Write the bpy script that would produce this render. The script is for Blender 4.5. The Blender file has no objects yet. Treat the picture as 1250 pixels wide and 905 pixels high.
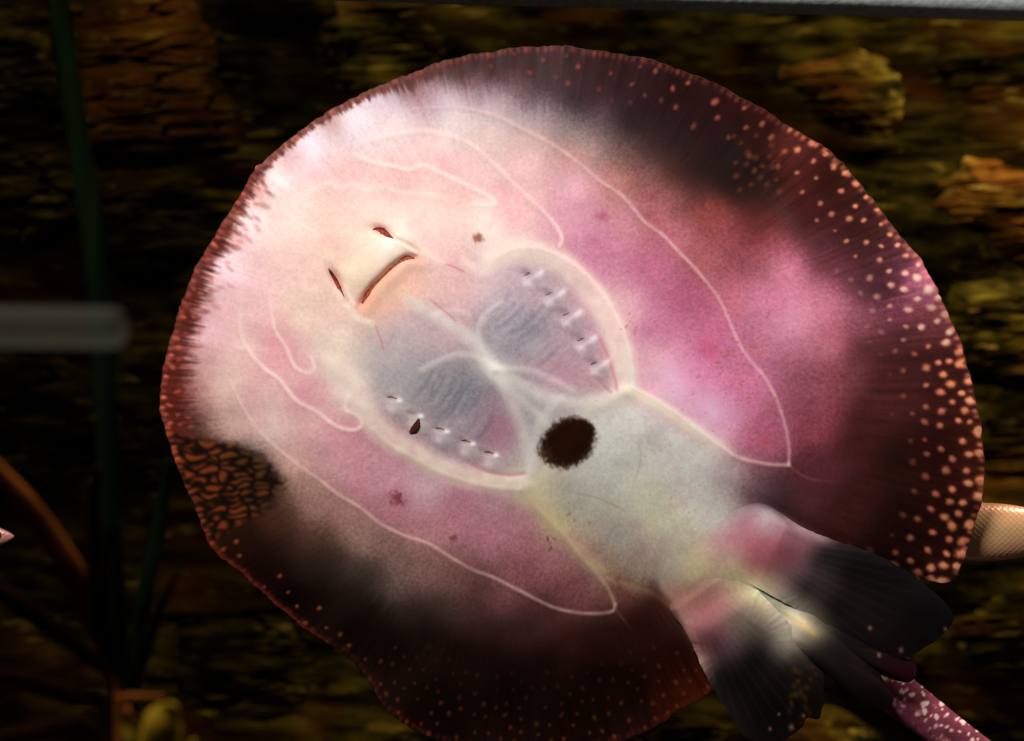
import bpy, math, random
import numpy as np
from mathutils import Vector, Matrix

# ------------------------------------------------------------------ camera, light, exposure
scene = bpy.context.scene
D = 0.78                      # camera to the plane the ray swims in (m)
FOCAL, SENSOR = 50.0, 36.0

def at(u, v, y):
    """photo pixel (1250 x 905) + depth -> world point; camera at origin looking along +Y"""
    k = y * SENSOR / FOCAL / 1250.0
    return ((u - 625.0) * k, y, (452.5 - v) * k)

PXM = D * SENSOR / FOCAL / 1250.0            # metres per photo pixel in the ray's plane

cam_data = bpy.data.cameras.new('camera')
cam_data.lens = FOCAL; cam_data.sensor_width = SENSOR; cam_data.sensor_fit = 'HORIZONTAL'
cam_data.clip_start = 0.01; cam_data.clip_end = 50
cam_data.dof.use_dof = True; cam_data.dof.focus_distance = D - 0.015; cam_data.dof.aperture_fstop = 5.0
cam = bpy.data.objects.new('camera', cam_data); scene.collection.objects.link(cam)
cam.rotation_euler = (math.radians(90), 0, 0)
scene.camera = cam

world = bpy.data.worlds.new('World'); scene.world = world; world.use_nodes = True
bg = world.node_tree.nodes['Background']
bg.inputs[0].default_value = (1.0, 0.93, 0.85, 1); bg.inputs[1].default_value = 0.02

KEY_POS = Vector((-0.36, D - 0.60, 0.74))
KEY_POWER = 15.0
ld = bpy.data.lights.new('tank_lamp', 'AREA'); ld.shape = 'RECTANGLE'; ld.size = 0.34; ld.size_y = 0.12
ld.energy = KEY_POWER; ld.color = (1.0, 0.97, 0.93)
key = bpy.data.objects.new('tank_lamp', ld); scene.collection.objects.link(key)
key.location = KEY_POS
key.rotation_euler = (Vector((0.0, D, -0.02)) - KEY_POS).to_track_quat('-Z', 'Y').to_euler()

ld2 = bpy.data.lights.new('rear_fill', 'AREA'); ld2.shape = 'RECTANGLE'; ld2.size = 0.30; ld2.size_y = 0.10  # added unseen fill lamp, brightens wall, fish and tail from upper right
ld2.energy = 9.0; ld2.color = (1.0, 0.90, 0.78)
rear = bpy.data.objects.new('rear_fill', ld2); scene.collection.objects.link(rear)
rear.location = (0.78, D + 0.03, 0.52)
rear.rotation_euler = (Vector((0.36, D + 0.25, -0.08)) - rear.location).to_track_quat('-Z', 'Y').to_euler()

scene.view_settings.view_transform = 'Standard'; scene.view_settings.look = 'None'
scene.view_settings.exposure = 0.0; scene.view_settings.gamma = 1.0
scene.view_settings.use_curve_mapping = False
scene.render.engine = 'CYCLES'
scene.render.resolution_x = 1024; scene.render.resolution_y = 741

# ------------------------------------------------------------------ helpers
rng = np.random.default_rng(7); random.seed(7)

def lin(c):
    c = np.asarray(c, dtype=np.float32) / 255.0
    return np.where(c <= 0.04045, c / 12.92, ((c + 0.055) / 1.055) ** 2.4)

def smooth(a, b, x):
    t = np.clip((x - a) / (b - a), 0, 1); return t * t * (3 - 2 * t)

_NT = {}
def vnoise(x, y, seed=0):
    """value noise on an integer lattice, range -1..1"""
    r = _NT.get(seed)
    if r is None: r = _NT[seed] = np.random.default_rng(seed).uniform(-1, 1, (256, 256)).astype(np.float32)
    xi = np.floor(x).astype(np.int64); yi = np.floor(y).astype(np.int64)
    fx = (x - xi).astype(np.float32); fy = (y - yi).astype(np.float32)
    fx = fx * fx * (3 - 2 * fx); fy = fy * fy * (3 - 2 * fy)
    a = r[xi & 255, yi & 255]; b = r[(xi + 1) & 255, yi & 255]
    c = r[xi & 255, (yi + 1) & 255]; d = r[(xi + 1) & 255, (yi + 1) & 255]
    return (a * (1 - fx) + b * fx) * (1 - fy) + (c * (1 - fx) + d * fx) * fy

def fbm(x, y, octaves=4, seed=0, gain=0.5):
    s = 0; a = 1; n = 0
    for o in range(octaves):
        s = s + a * vnoise(x * 2 ** o + 17.3 * o, y * 2 ** o - 9.1 * o, seed + o); n += a; a *= gain
    return s / n

def catmull(pts, n=12, closed=False):
    P = np.asarray(pts, float)
    if closed: P = np.vstack([P[-1], P, P[0], P[1]])
    else: P = np.vstack([2 * P[0] - P[1], P, 2 * P[-1] - P[-2]])
    out = []
    for i in range(1, len(P) - 2):
        p0, p1, p2, p3 = P[i - 1], P[i], P[i + 1], P[i + 2]
        for t in np.arange(n) / n:
            out.append(0.5 * (2 * p1 + (p2 - p0) * t + (2 * p0 - 5 * p1 + 4 * p2 - p3) * t * t + (3 * p1 - p0 - 3 * p2 + p3) * t ** 3))
    if not closed: out.append(P[-2])
    return np.array(out)

def make_mesh(name, verts, faces, cols=None, smooth_shade=True):
    """verts (n,3), faces list of (m,k) index arrays"""
    me = bpy.data.meshes.new(name)
    verts = np.asarray(verts, np.float32)
    if not isinstance(faces, (list, tuple)): faces = [faces]
    me.vertices.add(len(verts)); me.vertices.foreach_set('co', verts.ravel())
    idx = np.concatenate([f.ravel() for f in faces]).astype(np.int32)
    cnt = np.concatenate([np.full(len(f), f.shape[1]) for f in faces])
    me.loops.add(len(idx)); me.loops.foreach_set('vertex_index', idx)
    me.polygons.add(len(cnt))
    st = np.concatenate([[0], np.cumsum(cnt)[:-1]]).astype(np.int32)
    me.polygons.foreach_set('loop_start', st)
    me.update(calc_edges=True); me.validate()
    if smooth_shade: me.polygons.foreach_set('use_smooth', np.ones(len(me.polygons), bool))
    if cols is not None:
        at_ = me.color_attributes.new('Col', 'FLOAT_COLOR', 'POINT')
        c4 = np.ones((len(verts), 4), np.float32); c4[:, :3] = cols
        at_.data.foreach_set('color', c4.ravel())
    return me

def link(name, me, mat=None, parent=None):
    o = bpy.data.objects.new(name, me); scene.collection.objects.link(o)
    if mat is not None: me.materials.append(mat)
    if parent is not None:
        o.parent = parent
        o.matrix_parent_inverse = Matrix.Translation(-Vector(parent.location)) if parent.type == 'EMPTY' else Matrix()
    return o

def empty(name, loc):
    o = bpy.data.objects.new(name, None); scene.collection.objects.link(o); o.location = loc
    o.empty_display_size = 0.01
    return o

def tag(o, label=None, cat=None, group=None, kind=None):
    if label: o['label'] = label
    if cat: o['category'] = cat
    if group: o['group'] = group
    if kind: o['kind'] = kind
    return o

def grid_faces(nr, nt, wrap=True, off=0, flip=False):
    i = np.arange(nr - 1)[:, None]; j = np.arange(nt if wrap else nt - 1)[None, :]
    a = i * nt + j; b = i * nt + (j + 1) % nt; c = (i + 1) * nt + (j + 1) % nt; d = (i + 1) * nt + j
    q = np.stack([a, b, c, d], -1).reshape(-1, 4) + off
    return q[:, ::-1] if flip else q

def mat_new(name):
    m = bpy.data.materials.new(name); m.use_nodes = True
    nt = m.node_tree; return m, nt, nt.nodes['Principled BSDF']

def N(nt, typ, **kw):
    n = nt.nodes.new(typ)
    for k, v in kw.items(): setattr(n, k, v)
    return n

# ------------------------------------------------------------------ materials
def mat_skin():
    m, nt, p = mat_new('ray_skin')
    a = N(nt, 'ShaderNodeVertexColor'); a.layer_name = 'Col'
    tc = N(nt, 'ShaderNodeTexCoord')
    n1 = N(nt, 'ShaderNodeTexNoise'); n1.inputs['Scale'].default_value = 900; n1.inputs['Detail'].default_value = 3
    nt.links.new(tc.outputs['Object'], n1.inputs['Vector'])
    mr = N(nt, 'ShaderNodeMapRange'); mr.inputs[1].default_value = 0.25; mr.inputs[2].default_value = 0.75
    mr.inputs[3].default_value = 0.93; mr.inputs[4].default_value = 1.06
    nt.links.new(n1.outputs['Fac'], mr.inputs[0])
    mx = N(nt, 'ShaderNodeMix', data_type='RGBA', blend_type='MULTIPLY'); mx.inputs[0].default_value = 1
    nt.links.new(a.outputs['Color'], mx.inputs[6]); nt.links.new(mr.outputs[0], mx.inputs[7])
    nt.links.new(mx.outputs[2], p.inputs['Base Color'])
    bp = N(nt, 'ShaderNodeBump'); bp.inputs['Strength'].default_value = 0.08; bp.inputs['Distance'].default_value = 0.0003
    nt.links.new(n1.outputs['Fac'], bp.inputs['Height']); nt.links.new(bp.outputs[0], p.inputs['Normal'])
    p.inputs['Roughness'].default_value = 0.42
    p.inputs['Specular IOR Level'].default_value = 0.05
    p.inputs['Subsurface Weight'].default_value = 0.0
    return m
SKIN = mat_skin()

def mat_plain(name, col, rough=0.5, spec=0.2, var=0.25, scale=120.0, bump=0.1, col2=None, stretch=(1, 1, 1)):
    m, nt, p = mat_new(name)
    tc = N(nt, 'ShaderNodeTexCoord'); mp = N(nt, 'ShaderNodeMapping'); mp.inputs['Scale'].default_value = stretch
    nt.links.new(tc.outputs['Object'], mp.inputs[0])
    n1 = N(nt, 'ShaderNodeTexNoise'); n1.inputs['Scale'].default_value = scale; n1.inputs['Detail'].default_value = 4
    nt.links.new(mp.outputs[0], n1.inputs['Vector'])
    cr = N(nt, 'ShaderNodeValToRGB')
    c2 = col2 or tuple(min(1, c * (1 + var)) for c in col)
    c1 = tuple(c * (1 - var) for c in col)
    cr.color_ramp.elements[0].position = 0.3; cr.color_ramp.elements[0].color = (*c1, 1)
    cr.color_ramp.elements[1].position = 0.7; cr.color_ramp.elements[1].color = (*c2, 1)
    nt.links.new(n1.outputs['Fac'], cr.inputs[0]); nt.links.new(cr.outputs[0], p.inputs['Base Color'])
    bp = N(nt, 'ShaderNodeBump'); bp.inputs['Strength'].default_value = bump; bp.inputs['Distance'].default_value = 0.002
    nt.links.new(n1.outputs['Fac'], bp.inputs['Height']); nt.links.new(bp.outputs[0], p.inputs['Normal'])
    p.inputs['Roughness'].default_value = rough; p.inputs['Specular IOR Level'].default_value = spec
    return m

def mat_rock(name, seed, warm=0.5, gain=1.0, lo=0.50, hi=0.72):
    """dark layered rock with olive algae and rusty flecks lying along the bedding"""
    m, nt, p = mat_new(name)
    tc = N(nt, 'ShaderNodeTexCoord')
    def noise(scale, sx, sz, detail=5, rot=0.05, off=0.0):
        mp = N(nt, 'ShaderNodeMapping'); mp.inputs['Scale'].default_value = (sx, 1, sz)
        mp.inputs['Rotation'].default_value = (0, rot, 0); mp.inputs['Location'].default_value = (seed * 1.7 + off, seed * .3, off)
        nt.links.new(tc.outputs['Object'], mp.inputs[0])
        n = N(nt, 'ShaderNodeTexNoise'); n.inputs['Scale'].default_value = scale; n.inputs['Detail'].default_value = detail
        nt.links.new(mp.outputs[0], n.inputs['Vector']); return n
    def ramp(src, stops):
        r = N(nt, 'ShaderNodeValToRGB'); e = r.color_ramp.elements
        e[0].position, e[0].color = stops[0][0], (*stops[0][1], 1); e[1].position, e[1].color = stops[-1][0], (*stops[-1][1], 1)
        for q, c in stops[1:-1]:
            x = e.new(q); x.color = (*c, 1)
        nt.links.new(src.outputs['Fac'], r.inputs[0]); return r
    g = gain
    base = ramp(noise(44, 0.42, 1.9), [(0.34, (0.0015 * g, 0.0008 * g, 0.0003 * g)), (0.47, (0.022 * g, 0.014 * g, 0.0015 * g)),
                                     (0.58, (0.062 * g, 0.040 * g, 0.0035 * g)), (0.72, (0.14 * g, 0.088 * g, 0.008 * g))])
    rust = ramp(noise(9, 0.8, 1.3, 3, off=5.0), [(lo, (0, 0, 0)), (hi, (warm, warm, warm))])
    mx = N(nt, 'ShaderNodeMix', data_type='RGBA'); nt.links.new(rust.outputs[0], mx.inputs[0])
    nt.links.new(base.outputs[0], mx.inputs[6]); mx.inputs[7].default_value = (0.13 * g, 0.036 * g, 0.004 * g, 1)
    fleck = ramp(noise(70, 0.42, 1.7, 2, off=11.0), [(0.62, (0, 0, 0)), (0.74, (1, 1, 1))])
    m2 = N(nt, 'ShaderNodeMix', data_type='RGBA'); nt.links.new(fleck.outputs[0], m2.inputs[0])
    nt.links.new(mx.outputs[2], m2.inputs[6]); m2.inputs[7].default_value = (0.24 * g, 0.145 * g, 0.018 * g, 1)
    big = ramp(noise(6.5, 0.8, 1.2, 4, off=21.0), [(0.38, (0.06, 0.06, 0.06)), (0.53, (.36, .36, .36)), (0.68, (.80, .80, .80))])
    m3 = N(nt, 'ShaderNodeMix', data_type='RGBA', blend_type='MULTIPLY'); m3.inputs[0].default_value = 1
    nt.links.new(m2.outputs[2], m3.inputs[6]); nt.links.new(big.outputs[0], m3.inputs[7])
    sp = N(nt, 'ShaderNodeSeparateXYZ'); nt.links.new(tc.outputs['Object'], sp.inputs[0])   # brightening to the right painted into the rock, offsetting the left lamp
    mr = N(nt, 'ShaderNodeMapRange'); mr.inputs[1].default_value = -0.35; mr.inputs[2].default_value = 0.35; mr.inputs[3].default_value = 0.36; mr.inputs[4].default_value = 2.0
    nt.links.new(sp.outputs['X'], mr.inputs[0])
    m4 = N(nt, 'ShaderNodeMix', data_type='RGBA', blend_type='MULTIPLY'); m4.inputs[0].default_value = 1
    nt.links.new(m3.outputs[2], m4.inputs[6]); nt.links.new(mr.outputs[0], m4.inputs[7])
    nt.links.new(m4.outputs[2], p.inputs['Base Color'])
    nb = noise(70, 0.4, 1.6, 4)
    bp = N(nt, 'ShaderNodeBump'); bp.inputs['Strength'].default_value = 0.5; bp.inputs['Distance'].default_value = 0.004
    nt.links.new(nb.outputs['Fac'], bp.inputs['Height']); nt.links.new(bp.outputs[0], p.inputs['Normal'])
    p.inputs['Roughness'].default_value = 0.9; p.inputs['Specular IOR Level'].default_value = 0.0
    return m

# ------------------------------------------------------------------ setting: rock wall behind the tank
WALL_Y = D + 0.44
def build_wall():
    nx, nz = 520, 400
    x = np.linspace(-0.95, 0.95, nx); z = np.linspace(-0.72, 0.72, nz)
    X, Z = np.meshgrid(x, z)
    Zt = Z + 0.05 * X + 0.012 * vnoise(X * 6, Z * 6, 3)
    strata = fbm(X * 3.0, Zt * 34, 5, 31, 0.55)
    step = np.floor(Zt * 16 + 0.7 * vnoise(X * 4, Zt * 4, 41))
    ledge = vnoise(step * 3.7, np.floor(X * 2.2 + 0.6 * vnoise(X * 3, Zt * 9, 77) + step * 0.37) * 1.9, 55)
    lumps = fbm(X * 5, Z * 5, 3, 91)
    Y = WALL_Y - 0.010 * strata - 0.007 * ledge - 0.05 * lumps
    me = make_mesh('rock_wall', np.stack([X, Y, Z], -1).reshape(-1, 3), grid_faces(nz, nx, False))
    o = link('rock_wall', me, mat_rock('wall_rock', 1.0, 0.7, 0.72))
    tag(o, 'dark layered rock wall with olive algae behind the ray', kind='structure')
    return o
wall = build_wall()

def stone(poly, y, bulge, mat, seed):
    """one slab of the wall: outline on the wall, bedding steps across its face"""
    c = np.mean(poly, 0)
    P = catmull(poly, 30, True); n = len(P)
    ang = np.linspace(0, 1, n)
    P = P + (9.0 * vnoise(np.arange(n) * 0.11, np.zeros(n) + seed, seed))[:, None] * (P - c) / np.linalg.norm(P - c, axis=1)[:, None]
    R = 100
    rr = np.linspace(0, 1, R) ** 0.8
    V = []
    uu = c[0] + rr[:, None] * (P[None, :, 0] - c[0]); vv = c[1] + rr[:, None] * (P[None, :, 1] - c[1])
    prof = (1 - rr ** 3)[:, None]
    h = 1.1 * bulge * prof * (1 + 0.25 * fbm(uu / 60, vv / 60, 2, seed)) + 0.010 * prof * fbm(uu / 70, (vv + 0.06 * uu) / 9, 4, seed + 3, .6)
    ck = fbm(uu / 120, (vv + 0.10 * uu) / 26, 3, seed + 9); h = h - 0.012 * np.exp(-(ck / 0.045) ** 2)
    y_ = y - h
    k = y_ * SENSOR / FOCAL / 1250
    V = np.stack([(uu - 625) * k, y_, (452.5 - vv) * k], -1).reshape(-1, 3)
    me = make_mesh('stone', V, grid_faces(R, n, True, flip=True))
    return link('stone', me, mat, wall)

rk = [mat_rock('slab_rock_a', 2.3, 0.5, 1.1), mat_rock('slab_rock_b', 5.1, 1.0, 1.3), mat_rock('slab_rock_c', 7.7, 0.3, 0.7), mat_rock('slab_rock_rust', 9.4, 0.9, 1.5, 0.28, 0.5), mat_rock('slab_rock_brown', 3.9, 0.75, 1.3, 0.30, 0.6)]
stones = [
    ([(95, 20), (190, -60), (250, 10), (275, 100), (310, 165), (270, 200), (170, 195), (100, 180), (88, 90)], 0.04, 4),
    ([(-90, -40), (60, -30), (75, 60), (78, 130), (0, 150), (-80, 140)], 0.025, 0),
    ([(-90, 160), (40, 145), (100, 190), (90, 270), (-20, 290), (-90, 270)], 0.02, 2),
    ([(120, 215), (260, 215), (330, 235), (300, 300), (190, 330), (125, 310)], 0.02, 2),
    ([(400, -50), (540, -60), (600, 20), (560, 80), (430, 130), (385, 80)], 0.02, 0),
    ([(1120, 210), (1180, 185), (1250, 200), (1320, 230), (1310, 320), (1210, 310), (1130, 280)], 0.045, 3),
    ([(960, 80), (1050, 60), (1110, 90), (1100, 170), (1030, 175), (970, 140)], 0.035, 4),
    ([(1130, 30), (1240, 40), (1330, 60), (1320, 170), (1200, 170), (1120, 130)], 0.025, 2),
    ([(1150, 340), (1260, 335), (1340, 380), (1330, 480), (1200, 470), (1150, 420)], 0.03, 0),
    ([(1190, 500), (1320, 500), (1340, 590), (1230, 610), (1180, 580)], 0.02, 2),
    ([(1130, 720), (1250, 710), (1340, 750), (1320, 850), (1200, 840), (1140, 800)], 0.03, 0),
    ([(220, 740), (330, 740), (430, 810), (420, 880), (280, 900), (205, 840)], 0.03, 0),
    ([(700, 850), (800, 860), (900, 880), (1020, 860), (1080, 930), (900, 980), (740, 960)], 0.03, 0),
    ([(-60, 430), (80, 440), (190, 480), (180, 560), (60, 590), (-60, 560)], 0.02, 2),
]
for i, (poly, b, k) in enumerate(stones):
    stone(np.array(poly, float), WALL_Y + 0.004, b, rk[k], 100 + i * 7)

# ------------------------------------------------------------------ tank rim along the top
def build_rim():
    # a rounded grey bar a little nearer than the ray
    y = D + 0.06
    a = np.array(at(-420, -59.5, y)); b = np.array(at(1750, 4.5, y))
    n = 60; R = 0.0165; prof = []
    for t in np.linspace(0, 2 * np.pi, 28, endpoint=False):
        c, s = np.cos(t), np.sin(t)
        prof.append((np.sign(c) * abs(c) ** 0.7 * R * 0.9, np.sign(s) * abs(s) ** 0.7 * R))
    prof = np.array(prof)
    V = []
    for t in np.linspace(0, 1, n):
        p = a + (b - a) * t
        for (py, pz) in prof: V.append((p[0], p[1] + py, p[2] + pz + 0.0002 * math.sin(t * 40)))
    me = make_mesh('tank_rim', np.array(V), [grid_faces(n, len(prof), True)])
    m = mat_plain('rim_plastic', (0.50, 0.53, 0.52), 0.5, 0.35, 0.25, 260, 0.15)
    o = link('tank_rim', me, m)
    tag(o, 'grey rounded tank rim bar along the top above the ray', 'tank rim')
build_rim()

# ------------------------------------------------------------------ the stingray: chart of its underside (1 unit = one photo pixel = 0.45 mm)
U0, V0, CW, CH = 170, 30, 1060, 920
gu, gv = np.meshgrid(np.arange(CW) + U0, np.arange(CH) + V0)
gu = gu.astype(np.float32); gv = gv.astype(np.float32)

OUT = [(540, 75), (590, 65), (641, 58.5), (691, 57.5), (741, 63.5), (792, 73.5), (842, 90), (876, 104), (916, 126), (943, 141), (957, 152),
       (980, 165), (1008, 181), (1037, 209), (1058, 236), (1086, 273), (1107, 298), (1129, 325), (1143, 352), (1158, 388), (1172, 418),
       (1183, 455), (1192, 496), (1198, 530), (1201, 564), (1200, 598), (1194, 624), (1187, 650), (1176, 684), (1165, 706), (1150, 712), (1130, 709),
       (1080, 712), (1010, 730), (950, 770), (910, 808), (869, 843), (829, 867), (789, 893), (722, 913), (650, 922), (590, 918), (537, 904),
       (500, 887), (473, 868), (449, 829), (426, 802), (399, 784), (369, 765), (348, 748), (318, 721), (294, 699), (264, 676), (252, 656),
       (240, 625), (230, 602), (215, 566), (203, 529), (195, 503), (196, 478), (201, 441), (210, 407), (222, 370), (237, 332), (255, 300),
       (273, 271), (289, 246), (307, 215), (328, 191), (360, 165), (404, 135), (455, 109), (494, 93)]
C0 = np.array((650.0, 470.0))
op = catmull(OUT, 30, True)
oth = np.arctan2(op[:, 1] - C0[1], op[:, 0] - C0[0]); orad = np.hypot(op[:, 0] - C0[0], op[:, 1] - C0[1])
o_ = np.argsort(oth); oth, orad = oth[o_], orad[o_]
TH_NUB = math.atan2(205 - 470, 314 - 650)                  # little nub on the snout margin
def R_of(th):
    r = np.interp(th, oth, orad, period=2 * np.pi)
    return r + 3.5 * np.exp(-((th - TH_NUB) / 0.010) ** 2) + 1.1 * vnoise(th * 42, th * 0, 5) + 0.7 * vnoise(th * 95, th * 0, 6)
TH = np.arctan2(gv - C0[1], gu - C0[0]); RR = np.hypot(gu - C0[0], gv - C0[1]); RO = R_of(TH)
RHO = RR / RO; EDGE = (RO - RR) * 0.93

# irradiance of the tank lamp over a flat ray, used only to turn observed brightness into reflectance
px = (gu - 625) * PXM; pz = (452.5 - gv) * PXM
def irradiance(px, pz):
    dx, dz, dy = KEY_POS.x - px, KEY_POS.z - pz, D - KEY_POS.y
    r2 = dx * dx + dz * dz + dy * dy; r = np.sqrt(r2)
    ax = (Vector((0.0, D, -0.02)) - KEY_POS).normalized()
    cl = (-dx * ax.x + dy * ax.y - dz * ax.z) / r
    return (dy / r) * cl / r2
EREF = irradiance((330 - 625) * PXM, (452.5 - 250) * PXM)
IRR = irradiance(px, pz) / EREF

def blur(a, r):
    """separable box blur, two passes"""
    for _ in range(2):
        for ax in (0, 1):
            pad = [(0, 0)] * a.ndim; pad[ax] = (r + 1, r)
            c = np.cumsum(np.pad(a, pad, mode='edge'), axis=ax, dtype=np.float64)
            n = a.shape[ax]; w = 2 * r + 1
            hi = np.take(c, np.arange(w, w + n), axis=ax); lo = np.take(c, np.arange(0, n), axis=ax)
            a = ((hi - lo) / w).astype(np.float32)
    return a

def field(pts, step=4, p=4.6, soft=12.0):
    """smooth interpolation of observed colours (u, v, r, g, b) over the chart"""
    A = np.array(pts, np.float32)
    su = gu[::step, ::step]; sv = gv[::step, ::step]
    num = np.zeros(su.shape + (3,), np.float32); den = np.zeros(su.shape, np.float32)
    W = []
    for u, v, r, g, b in A:
        w = ((su - u) ** 2 + (sv - v) ** 2 + soft ** 2) ** (-p / 2)
        W.append(w.astype(np.float32)); den += w
    W = np.stack(W, -1) / den[..., None]
    cur = A[:, 2:].copy(); iu = np.clip(((A[:, 0] - U0) / step).astype(int), 0, su.shape[1] - 1); iv = np.clip(((A[:, 1] - V0) / step).astype(int), 0, su.shape[0] - 1)
    for it in range(4):                                   # refine so that the smoothed field passes near the observed colours
        f = blur(W @ cur, 2)
        if it < 3: cur = np.clip(cur + 0.7 * (A[:, 2:] - f[iv, iu]), A[:, 2:] - 60, A[:, 2:] + 60)
    # bilinear upsample
    yi = np.clip((np.arange(CH)) / step, 0, su.shape[0] - 1.001); xi = np.clip(np.arange(CW) / step, 0, su.shape[1] - 1.001)
    y0 = yi.astype(int); x0 = xi.astype(int); fy = (yi - y0)[:, None, None]; fx = (xi - x0)[None, :, None]
    f = (f[y0][:, x0] * (1 - fx) + f[y0][:, x0 + 1] * fx) * (1 - fy) + (f[y0 + 1][:, x0] * (1 - fx) + f[y0 + 1][:, x0 + 1] * fx) * fy
    return np.clip(blur(f.astype(np.float32), 4), 0, 255)

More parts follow.
